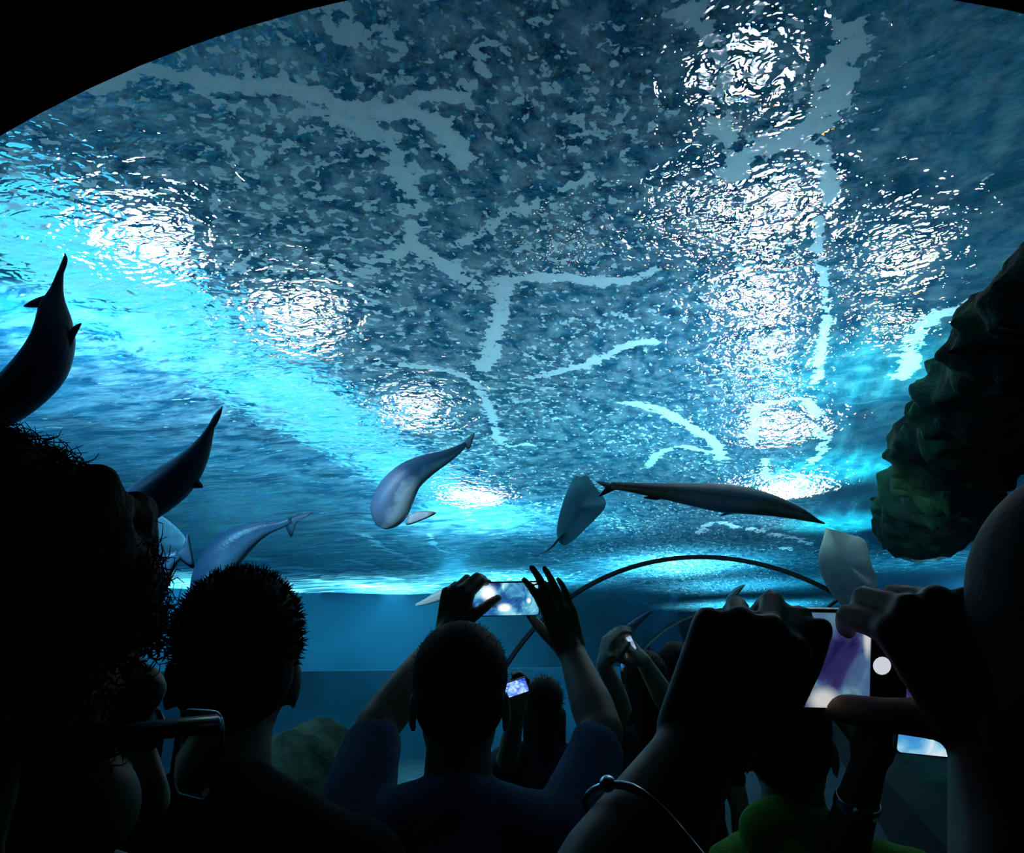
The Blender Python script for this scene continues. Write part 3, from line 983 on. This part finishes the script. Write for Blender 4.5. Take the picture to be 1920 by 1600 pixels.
def person(label, head, face, body=None, height_drop=None, s=1.0, lean=(0, 0, 0), arms=None, skin_m=M_SKIN, shirt=M_TBLACK, sleeve=.6,
           hair=M_HAIR, trousers=M_JEANS, voxel=.009, hair_kind='short', tilt=(0, 0, 1), feet=(0, 0), shirt_label=None, hem=True, name='person', hands=True, seed=1):
    """head: centre of the head at eye level; face: direction it looks; body: direction the chest faces"""
    head = V(head); F3 = V(face).normalized()
    H = frame(head, F3, tilt)
    bf = V(body) if body is not None else V((F3.x, F3.y, 0))
    bf.z = 0; bf.normalize()
    rt = bf.cross(V((0, 0, 1)))
    up = V((0, 0, 1))
    ln = V(lean)
    neck = head - bf * .035 * s - up * .175 * s + ln * .15
    chest = neck - up * .16 * s - bf * .005 + ln * .25
    waist = chest - up * .24 * s + bf * .012 + ln * .3
    pelvis = V((waist.x, waist.y, waist.z - .14 * s)) + ln * .3
    arms = arms or {}
    sh = {}
    for q, nm in ((-1, 'L'), (1, 'R')):
        sh[nm] = neck + rt * (q * .172 * s) - up * .075 * s + (V((0, 0, .035)) if nm in arms and arms[nm].get('raised', True) else V())
    leg = pelvis.z
    joints = {}
    body_mb, sh_mb, tr_mb = MB(), MB(), MB()
    head_pieces(body_mb, H, s)
    body_mb.cone(head - bf * .012 * s - up * .06 * s, neck, .054 * s, .060 * s, 18)
    def torso(mb, e, low=True):
        mb.cone(neck + up * .01, chest, (.062 + e) * s, (.10 + e) * s, 18)
        for q, nm in ((-1, 'L'), (1, 'R')):
            mb.cone(neck + up * .012 + rt * q * .03 * s, sh[nm], (.042 + e) * s, (.052 + e) * s, 14)
            mb.cone(sh[nm] - up * .03, chest + rt * q * .08 * s, (.055 + e) * s, (.092 + e) * s, 14)
            mb.cone(chest + rt * q * .075 * s, waist + rt * q * .055 * s, (.098 + e) * s, (.092 + e) * s, 14)
            mb.cone(waist + rt * q * .055 * s, pelvis + rt * q * .075 * s, (.092 + e) * s, (.10 + e) * s, 14)
    torso(body_mb, 0)
    torso(sh_mb, .014)
    for q, nm in ((-1, 'L'), (1, 'R')):
        hip = pelvis + rt * q * .085 * s - up * .02
        foot = V((hip.x, hip.y, 0)) + bf * feet[0 if q < 0 else 1] + rt * q * .02
        knee = hip * .48 + foot * .52 + bf * .03 + V((0, 0, 0))
        ank = foot + up * .085
        body_mb.cone(hip, knee, .082 * s, .056 * s); body_mb.cone(knee, ank, .054 * s, .036 * s)
        body_mb.cone(foot + up * .035 - bf * .03, foot + up * .03 + bf * .15 * s, .034 * s, .026 * s)
        tr_mb.cone(hip, knee, .098 * s, .074 * s); tr_mb.cone(knee, ank + up * .03, .072 * s, .062 * s)
        a = arms.get(nm)
        if a is None:
            elb = sh[nm] + rt * q * .05 - up * .28 * s - bf * .02; wr = elb - up * .23 * s + bf * .07
            a = dict(elbow=elb, wrist=wr, fdir=-up + bf * .2, dorsal=rt * q, curls=((25, 30, 20),) * 4)
        elb, wr = V(a['elbow']), V(a['wrist'])
        hs = a.get('s', s)
        body_mb.cone(sh[nm], elb, .050 * s, .041 * s, 16)
        mid = elb + (wr - elb) * .3
        body_mb.cone(elb, mid, .040 * hs, .042 * hs, 16); body_mb.cone(mid, wr, .042 * hs, .0275 * hs, 16)
        body_mb.cone(wr - (wr - elb).normalized() * .02, wr + V(a['fdir']).normalized() * .02, .027 * hs, .024 * hs)
        hand_pieces(body_mb, wr, a['fdir'], a['dorsal'], nm == 'R', a.get('curls', ((20, 25, 15),) * 4),
                    a.get('thumb', ((.75, .6, -.2), (.45, .85, -.25), (.2, .95, -.25))), hs, a.get('spread', 1.0))
        sl = a.get('sleeve', sleeve)
        if sl <= 1:
            sh_mb.cone(sh[nm], sh[nm] + (elb - sh[nm]) * sl, .070 * s, .051 * s, 16)
        else:
            sh_mb.cone(sh[nm], elb, .068 * s, .060 * s, 16); sh_mb.cone(elb, elb + (wr - elb) * (sl - 1), .058 * s, .048 * s, 16)
    tr_mb.cone(pelvis + rt * -.07 * s, pelvis + rt * .07 * s, .108 * s, .108 * s)
    org = V((pelvis.x, pelvis.y, 0))
    o = body_mb.melt(name, skin_m, voxel, None, org, smooth=3, factor=.45)
    tag(o, label, 'person')
    sm = sh_mb.melt('shirt', shirt, .011, o, smooth=4)
    tex = bpy.data.textures.get('folds') or bpy.data.textures.new('folds', 'CLOUDS'); tex.noise_scale = .09
    dm = sm.modifiers.new('folds', 'DISPLACE'); dm.texture = tex; dm.strength = .016; dm.mid_level = .45; dm.texture_coords = 'GLOBAL'
    tr_mb.melt('trousers', trousers, .013, o, smooth=3)
    for q in (0, 1):
        rtq = rt * (-1 if q == 0 else 1)
        hip = pelvis + rtq * .085 * s; foot = V((hip.x, hip.y, 0)) + bf * feet[q] + rtq * .02
        fb = MB(); fb.cone(foot + up * .044 - bf * .035, foot + up * .04 + bf * .155 * s, .043, .036)
        fb.cone(foot + up * .044 - bf * .03, foot + up * .085 - bf * .01, .043, .044); fb.melt('shoe', M_SHOE, .01, o, smooth=2)
        for w in (o.children[-1],): w.data.transform(Matrix.Translation((0, 0, max(0.001 - min((w.matrix_local @ v.co).z for v in w.data.vertices), 0))))
    hb = MB()
    if hair_kind == 'spiky':
        hair_pieces(hb, H, s, 0, .0); h = hb.melt('hair', hair, .005, o, smooth=2)
        sb = MB(); strands(sb, H, 2200, .012, .0016, s, .0, .55, -.01, seed); sb.build('hair_spikes', hair, h)
    elif hair_kind == 'curly':
        hair_pieces(hb, H, s, .02, .03)
        for i in range(260):
            rnd = random.Random(i * 3 + seed); d = V((rnd.gauss(0, 1), rnd.gauss(0, 1), abs(rnd.gauss(0, 1)))).normalized()
            if d.y > .55 and d.z < .35: continue
            p = V((0, -.018, .05)) + V((d.x * .080, d.y * .092, d.z * .094))
            hb.ball(H @ (p * s), rnd.uniform(.006, .014) * s)
        for i in range(150):
            rnd = random.Random(i * 5 + seed + 900); a = rnd.uniform(-1.35, 1.35); z = rnd.uniform(.055, .125)
            hb.ball(H @ (V((.074 * math.sin(a), .080 * math.cos(a) - .25 * (z - .06), z)) * s), rnd.uniform(.006, .013) * s)
        h = hb.melt('hair', hair, .0045, o, smooth=2)
        sb = MB(); strands(sb, H, 4500, .016, .0009, s, .16, .9, -.03, seed, .005, .045); sb.build('loose_curls', hair, h)
    elif hair_kind == 'long':
        hair_pieces(hb, H, s, .06, .05)
        for q in (-1, 1): hb.cone(H @ (V((q * .062, -.03, -.02)) * s), H @ (V((q * .06, -.05, -.17)) * s), .034 * s, .03 * s)
        hb.cone(H @ (V((0, -.07, 0)) * s), H @ (V((0, -.075, -.2)) * s), .05 * s, .05 * s)
        h = hb.melt('hair', hair, .006, o, smooth=2)
        sb = MB(); strands(sb, H, 500, .022, .0010, s, .05, .9, -.05, seed); sb.build('loose_strands', hair, h)
    else:
        hair_pieces(hb, H, s, 0, .02); h = hb.melt('hair', hair, .006, o, smooth=2)
        if hair_kind == 'smooth': return o
        sb = MB(); strands(sb, H, 900, .008, .0007, s, .02, .8, -.02, seed); sb.build('loose_strands', hair, h)
    return o


R_, U_, B_ = CAMR @ V((1, 0, 0)), CAMR @ V((0, 1, 0)), CAMR @ V((0, 0, 1))   # right, up, towards the viewer


def vd(x, y, z):
    return (R_ * x + U_ * y + B_ * z).normalized()


def flatdir(px):
    r = ray(px, 1270); return V((r.x, r.y, 0)).normalized()


#  1 spiky-haired man
hd = at(440, 1262, 1.04)
person('man with short spiky dark hair seen from behind, dark top, left of centre', hd, flatdir(440), s=1.03, skin_m=M_SKINL, shirt=M_TBLACK, voxel=.007,
       hair_kind='spiky', seed=3, feet=(.03, -.05))
#  2 person in a denim shirt holding the phone up with both hands
hd = at(862, 1318, 1.30)
lw, rw = at(842, 1188, 1.60), at(1072, 1222, 1.60)
person('person in a faded denim shirt holding a phone up with both hands, seen from behind', hd, flatdir(870), s=1.0, shirt=M_DENIM, sleeve=.82, voxel=.005, skin_m=M_SKIN,
       arms=dict(L=dict(elbow=at(708, 1362, 1.38), wrist=lw, fdir=vd(.22, .95, -.1), dorsal=vd(-.55, .1, .8), curls=((45, 50, 30), (50, 50, 30), (54, 50, 32), (58, 50, 32)),
                        thumb=((.5, .75, -.2), (.35, .7, -.6), (.3, .6, -.7))),
                 R=dict(elbow=at(1128, 1372, 1.40), wrist=rw, fdir=vd(-.32, .95, -.05), dorsal=vd(.45, .1, .8), curls=((8, 18, 14), (6, 16, 12), (6, 16, 12), (8, 20, 14)), spread=.9,
                        thumb=((.3, .85, -.5), (.1, .8, -.6), (.0, .8, -.6)))), seed=5)
#  3 low head beyond, with a phone
hd = at(1020, 1330, 3.15)
person('dark-haired person low in the crowd behind the raised right forearm of the denim shirt', hd, flatdir(990), s=.95, shirt=M_TNAVY, hair_kind='long', voxel=.011,
       arms=dict(L=dict(elbow=at(952, 1420, 2.8), wrist=at(962, 1330, 2.7) + V((0, .05, 0)), fdir=vd(.1, 1, -.1), dorsal=vd(0, -.1, -1), curls=((30, 40, 30),) * 4)), seed=7)
#  4 person with lit arms and the small phone
hd = at(1212, 1290, 2.75)
person('person with brightly lit forearms holding a small phone overhead, dark head', hd, flatdir(1190), s=.96, shirt=M_GREY, skin_m=M_SKINLIT, voxel=.007, hair_kind='long',
       arms=dict(L=dict(elbow=at(1163, 1330, 2.55), wrist=at(1132, 1246, 2.5), fdir=vd(.25, .95, -.1), dorsal=vd(-.8, .2, .3), curls=((35, 50, 30),) * 4, sleeve=.5),
                 R=dict(elbow=at(1262, 1335, 2.55), wrist=at(1206, 1240, 2.5), fdir=vd(-.7, .7, -.1), dorsal=vd(.6, .6, .4), curls=((35, 50, 30),) * 4, sleeve=.5)), seed=9)
#  5 far head right of it
hd = at(1268, 1262, 3.35)
person('far dark-haired person just left of the large raised hand', hd, flatdir(1260), s=1.0, shirt=M_TBLACK, voxel=.012,
       arms=dict(L=dict(elbow=at(1196, 1370, 3.1), wrist=at(1186, 1318, 3.0), fdir=vd(-.1, 1, 0), dorsal=vd(0, 0, -1), curls=((20, 40, 30),) * 4)), seed=11)
#  6 curly-haired woman with glasses, close by at the left
gf = (R_ * .62 + V((B_.x, B_.y, 0)).normalized() * -.79); gf.z = -.02
P1H = at(-108, 1400, .36)
person('person close by at the left edge with curly dark hair and glasses, seen from behind', P1H, gf, s=1.0, hair=M_HAIRB, hair_kind='curly', shirt=M_TBLACK, voxel=.005,
       skin_m=M_SKIN, lean=(-.35, -.1, 0), seed=13)
#  7 short person close by with the large raised phone
hd = at(1530, 2260, .34)
person('short person mostly below the view raising a large phone with both hands', hd, flatdir(1540), s=.88, shirt=M_TBLACK, sleeve=.6, voxel=.0038, skin_m=M_SKIN2,
       arms=dict(L=dict(elbow=at(1095, 1780, .42), wrist=at(1312, 1402, .515), fdir=vd(.45, .88, -.10), dorsal=vd(-.15, .15, .95), s=.96,
                        curls=((52, 45, 30), (64, 50, 30), (76, 50, 30), (84, 50, 30)), thumb=((.5, .86, .0), (.1, .98, -.1), (.0, 1, -.15))),
                 R=dict(elbow=at(1960, 1800, .42), wrist=at(1862, 1372, .515), fdir=vd(-.45, .87, -.12), dorsal=vd(.12, .2, .95), s=1.0,
                        curls=((76, 50, 30), (80, 50, 30), (84, 50, 30), (86, 50, 30)), thumb=((.55, .25, -.7), (.5, .3, -.9), (.45, .35, -.9)))), seed=15, lean=(.05, -.35, 0))
#  8 dark head at the right edge
hd = at(2130, 1300, .46)
person('dark head of a person close by at the right edge, in black', hd, flatdir(1800), s=1.02, shirt=M_TBLACK, voxel=.009, hair_kind='smooth', lean=(1.0, .1, 0), seed=17)
#  9 person in lime green
hd = at(1478, 1405, 1.35)
w9 = at(1632, 1420, 1.2)
person('person in lime green with a silver watch under the large phone, seen from behind', hd, flatdir(1500), s=.95, shirt=M_GREEN, voxel=.006, hair_kind='short',
       arms=dict(R=dict(elbow=at(1555, 1690, 1.25), wrist=w9, fdir=vd(.25, .95, -.1), dorsal=vd(-.3, .1, .9), curls=((40, 55, 35),) * 4, sleeve=.7,
                        thumb=((.7, .5, -.3), (.8, .4, -.3), (.8, .3, -.3)))), seed=19, sleeve=.7)
p9 = [o for o in S.objects if o.get('label', '').startswith('person in lime')][0]
mb = MB()
for px, py, r in ((1440, 1560, .05), (1478, 1548, .055), (1516, 1556, .05), (1500, 1590, .06), (1455, 1592, .06)): mb.ball(at(px, py, 1.28), r)
mb.melt('hood', M_GREEN, .009, p9, smooth=3)


# ------------------------------------------------------------------ phones
def screen_material(name, cols, scale, strength, glare, seed):
    """lit live-view picture: drifting blues with blown-out lamp spots"""
    k = NT(name)
    tc = k.n('TexCoord')
    mp = k.n('Mapping', {'Vector': tc.outputs['Object'], 'Location': (seed * 1.7, seed * .9, 0), 'Scale': (scale, scale, scale)})
    a = k.noise(mp.outputs[0], 1.0, 3, .5, .8).outputs[0]
    col = k.ramp(a, [(.3, cols[0]), (.45, cols[1]), (.58, cols[2]), (.72, cols[3])])
    acc = col
    for (gx_, gy_, gr, gs) in glare:
        vsub = k.n('VectorMath', {0: tc.outputs['Object'], 1: (gx_, 0, gy_)}, operation='SUBTRACT')
        vsc = k.n('VectorMath', {0: vsub.outputs[0], 1: (1 / gr, 0, 1 / (gr * gs))}, operation='MULTIPLY')
        ln = k.n('VectorMath', {0: vsc.outputs[0]}, operation='LENGTH').outputs['Value']
        g = k.ramp(ln, [(.25, 1.0), (1.0, 0.0)], 'EASE')
        acc = k.n('MixRGB', {0: g, 1: acc, 2: (1, 1, 1, 1)}).outputs[0]
    return k.done(k.n('Emission', {'Color': acc, 'Strength': strength}))


M_PHONE = principled('phone_body', (.01, .01, .012), .3, var=.1, bump=0, spec=.5)
M_LENS = principled('camera_glass', (.02, .02, .04), .1, var=0, bump=0)
M_UI = emit('camera_button', (.85, .9, 1.0), .6)
M_UIDARK = principled('camera_bar', (.01, .008, .03), .2, var=0, bump=0)
BLUES = [(.01, .02, .12), (.02, .12, .35), (.10, .45, .62), (.55, .85, .95)]
PURPLE = [(.02, .015, .10), (.05, .05, .22), (.10, .22, .42), (.30, .60, .72)]


def rounded(w, h, r, n=6):
    pts = []
    for cx, cz, a0 in ((w / 2 - r, h / 2 - r, 0), (-w / 2 + r, h / 2 - r, 90), (-w / 2 + r, -h / 2 + r, 180), (w / 2 - r, -h / 2 + r, 270)):
        for i in range(n + 1):
            a = math.radians(a0 + 90 * i / n); pts.append((cx + r * math.cos(a), cz + r * math.sin(a)))
    return pts


def slab(M, w, h, t, r, y0=0.0):
    """rounded slab in the local XZ plane, thickness along Y, centred at y0"""
    P = rounded(w, h, r); n = len(P); v, e = [], .0012
    rows = [(-t / 2, 1 - e * 2 / min(w, h)), (-t / 2 + e, 1), (t / 2 - e, 1), (t / 2, 1 - e * 2 / min(w, h))]
    for y, sc in rows: v += [M @ V((x * sc, y + y0, z * sc)) for x, z in P]
    f = [tuple(range(n - 1, -1, -1)), tuple(3 * n + i for i in range(n))]
    for q in range(3): f += [(q * n + i, q * n + (i + 1) % n, (q + 1) * n + (i + 1) % n, (q + 1) * n + i) for i in range(n)]
    return v, f


def phone(label, c, away, up, w, h, scr, buttons=False, t=.008):
    """away: direction the camera of the phone looks; the screen faces the other way"""
    M = frame(c, away, up)
    root = bpy.data.objects.new('smartphone', None); COL.objects.link(root); root.matrix_world = M
    root.empty_display_size = .03
    tag(root, label, 'phone', 'phones held up by the crowd')
    bpy.context.view_layer.update()
    def part(nm, v, f, mat, parent=root, smooth=False):
        me = bpy.data.meshes.new(nm); me.from_pydata([tuple(x) for x in v], [], f); me.update()
        o = bpy.data.objects.new(nm, me); COL.objects.link(o); me.materials.append(mat); o.parent = parent
        return o
    I4 = Matrix.Identity(4)
    part('phone_case', *slab(I4, w, h, t, .007), M_PHONE)
    part('screen', *slab(I4, w - .005, h - .005, .001, .005, -t / 2 - .0004), scr)
    mb = MB(); mb.add(*slab(Matrix.Translation((-w / 2 + .016, 0, h / 2 - .016)), .018, .018, .002, .005, t / 2 + .001)); part('camera_lens', mb.v, mb.f, M_LENS)
    if buttons:
        b = part('camera_bar', *slab(Matrix.Translation((.003, 0, 0)), .027, h - .006, .0006, .001, -t / 2 - .0012), M_UIDARK)
        for x, z, r in ((-.002, -.003, .0068), (.002, .019, .0034)):
            vs = [V((x + r * math.cos(a * .3927), -t / 2 - .0018, z + r * math.sin(a * .3927))) for a in range(16)]
            part('shutter_button' if r > .005 else 'mode_button', vs, [tuple(range(15, -1, -1))], M_UI, b)
    return root


phone('phone held up by the person in denim, bright blue tank on its screen', at(946, 1123, 1.63), vd(0, 0, -1), vd(-.02, 1, 0), .150, .074,
      screen_material('live_view', BLUES, 26, 1.0, [(-.035, .014, .022, 1.0), (.0, -.018, .02, .6), (.052, -.004, .006, 1.3)], 1.0))
phone('large phone raised at the right, purple and cyan tank picture with white shutter button', at(1652, 1237, .575), vd(0, 0, -1), vd(.02, 1, 0), .156, .076,
      screen_material('live_view_purple', PURPLE, 24, .5, [(-.0125, .020, .005, 4.5), (-.045, -.03, .016, .8)], 3.0), True)
phone('small tilted phone glowing blue beside the dark head behind the denim shirt', at(962, 1291, 2.6), vd(.0, .1, -1), vd(-.33, .95, 0), .104, .054,
      screen_material('live_view_far', [(.02, .05, .5), (.1, .25, .8), (.45, .65, 1), (.9, .95, 1)], 40, 1.1, [], 5.0))
phone('small phone held overhead between two brightly lit hands', at(1162, 1216, 2.5), vd(.1, -.4, -1), vd(-.35, .9, .3), .105, .052,
      screen_material('live_view_lilac', [(.3, .2, .6), (.3, .5, .8), (.5, .7, .9), (.9, .9, 1)], 40, .7, [], 7.0))
phone('upright phone with white glare below the small overhead phone', at(1182, 1277, 3.0), vd(0, 0, -1), vd(-.1, 1, 0), .070, .150,
      screen_material('live_view_glare', BLUES, 30, .9, [(-.005, .035, .022, 1.0)], 9.0))
phone('phone with pale blue screen below the right hand of the large phone', at(1738, 1340, .93), vd(0, 0, -1), vd(.1, 1, 0), .074, .100,
      screen_material('live_view_pale', [(.03, .15, .55), (.08, .4, .8), (.4, .75, .95), (.9, .95, 1)], 22, .75, [(.02, .02, .012, 3)], 11.0))


# ------------------------------------------------------------------ worn things
M_FRAME = principled('black_glasses_frame', (.008, .008, .009), .25, var=0, bump=0, spec=.6)
k = NT('clear_lens')
M_CLEAR = k.done(k.n('MixShader', {0: k.math('MULTIPLY', k.n('Fresnel', {'IOR': 1.3}).outputs[0], .6), 1: k.n('BsdfTransparent', {'Color': (.93, .96, .97, 1)}),
                                   2: k.n('BsdfGlossy', {'Color': (.9, .95, 1, 1), 'Roughness': .05})}))
M_METAL = principled('silver_metal', (.75, .77, .80), .25, metal=1.0, var=.05, bump=0)
GH = frame(P1H, gf)
root = bpy.data.objects.new('eyeglasses', None); COL.objects.link(root); root.matrix_world = GH; root.empty_display_size = .03
tag(root, 'black framed eyeglasses worn by the curly-haired person at the left edge', 'eyeglasses')
G = lambda x, y, z: GH @ V((x, y, z))


def lens_outline(q, w=.053, h=.044, r=.012, y=.112):
    return [G(q * .036 + x * 1.0, y - .22 * (abs(q * .036 + x) - .02) ** 1 * .5, z - .008) for x, z in rounded(w, h, r, 5)]


mb = MB()
for q in (-1, 1):
    L = lens_outline(q); mb.sweep(L + [L[0]], .0018, 8, caps=False)
mb.sweep([G(-.010, .113, .004), G(0, .115, .007), G(.010, .113, .004)], .002, 8)
fr = mb.build('glasses_frame', M_FRAME, root); fr.matrix_local = GH.inverted()
for q in (-1, 1):
    L = lens_outline(q, .050, .041, .011); c = sum(L, V()) / len(L); n = len(L)
    off = (GH.to_3x3() @ V((0, .0016, 0)))
    v = [p + off * .5 for p in L] + [p - off * .5 for p in L]
    f = [tuple(range(n)), tuple(range(2 * n - 1, n - 1, -1))] + [(i, n + i, n + (i + 1) % n, (i + 1) % n) for i in range(n)]
    o = build('lens', v, f, M_CLEAR, root, smooth=False); o.matrix_local = GH.inverted()
    tb = MB(); tb.sweep([G(q * .064, .105, .008), G(q * .074, .096, .010), G(q * .080, .05, .008), G(q * .081, -.005, .002), G(q * .080, -.03, -.02)],
                        [(.0022, .004), (.0024, .0048), (.002, .0044), (.0018, .0038), (.0015, .003)], 8)
    o = tb.build('temple_arm', M_FRAME, root); o.matrix_local = GH.inverted()

# silver watch on the arm of the person in lime green
e9 = at(1555, 1690, 1.25); ax = (w9 - e9).normalized(); c = w9 - ax * .085
root = bpy.data.objects.new('wristwatch', None); COL.objects.link(root); root.location = c; root.empty_display_size = .03
tag(root, 'silver wristwatch on the forearm of the person in lime green', 'watch')
M9 = frame(c, ax, vd(0, 0, 1))
mb = MB(); ring = [(M9 @ V((.034 * math.cos(a), 0, .032 * math.sin(a)))) for a in [2 * math.pi * i / 28 for i in range(29)]]
mb.sweep(ring, [(.002, .010)] * 29, 8, up=ax, caps=False); mb.build('strap', M_METAL, root)
mb = MB(); mb.add(*slab(M9 @ Matrix.Translation((-.008, 0, .036)) @ Matrix.Rotation(math.pi / 2, 4, 'X'), .032, .034, .009, .008)); mb.build('watch_case', M_METAL, root, smooth=False)
# thin bracelet on the arm raising the large phone
w7, e7 = at(1312, 1402, .515), at(1095, 1780, .42)
ax = (w7 - e7).normalized(); c = w7 - ax * .075
root = bpy.data.objects.new('bracelet', None); COL.objects.link(root); root.location = c; root.empty_display_size = .03
tag(root, 'thin silver bracelet on the forearm that raises the large phone', 'bracelet')
M7 = frame(c, ax, vd(0, 0, 1))
mb = MB(); ring = [(M7 @ V((.0425 * math.cos(a), .003 * math.sin(3 * a), .0425 * math.sin(a)))) for a in [2 * math.pi * i / 36 for i in range(37)]]
mb.sweep(ring, .0026, 8, caps=False); mb.build('band', M_METAL, root)
mb = MB(); mb.ball(M7 @ V((-.044, 0, .006)), (.005, .007, .005)); mb.build('bead', M_METAL, root)
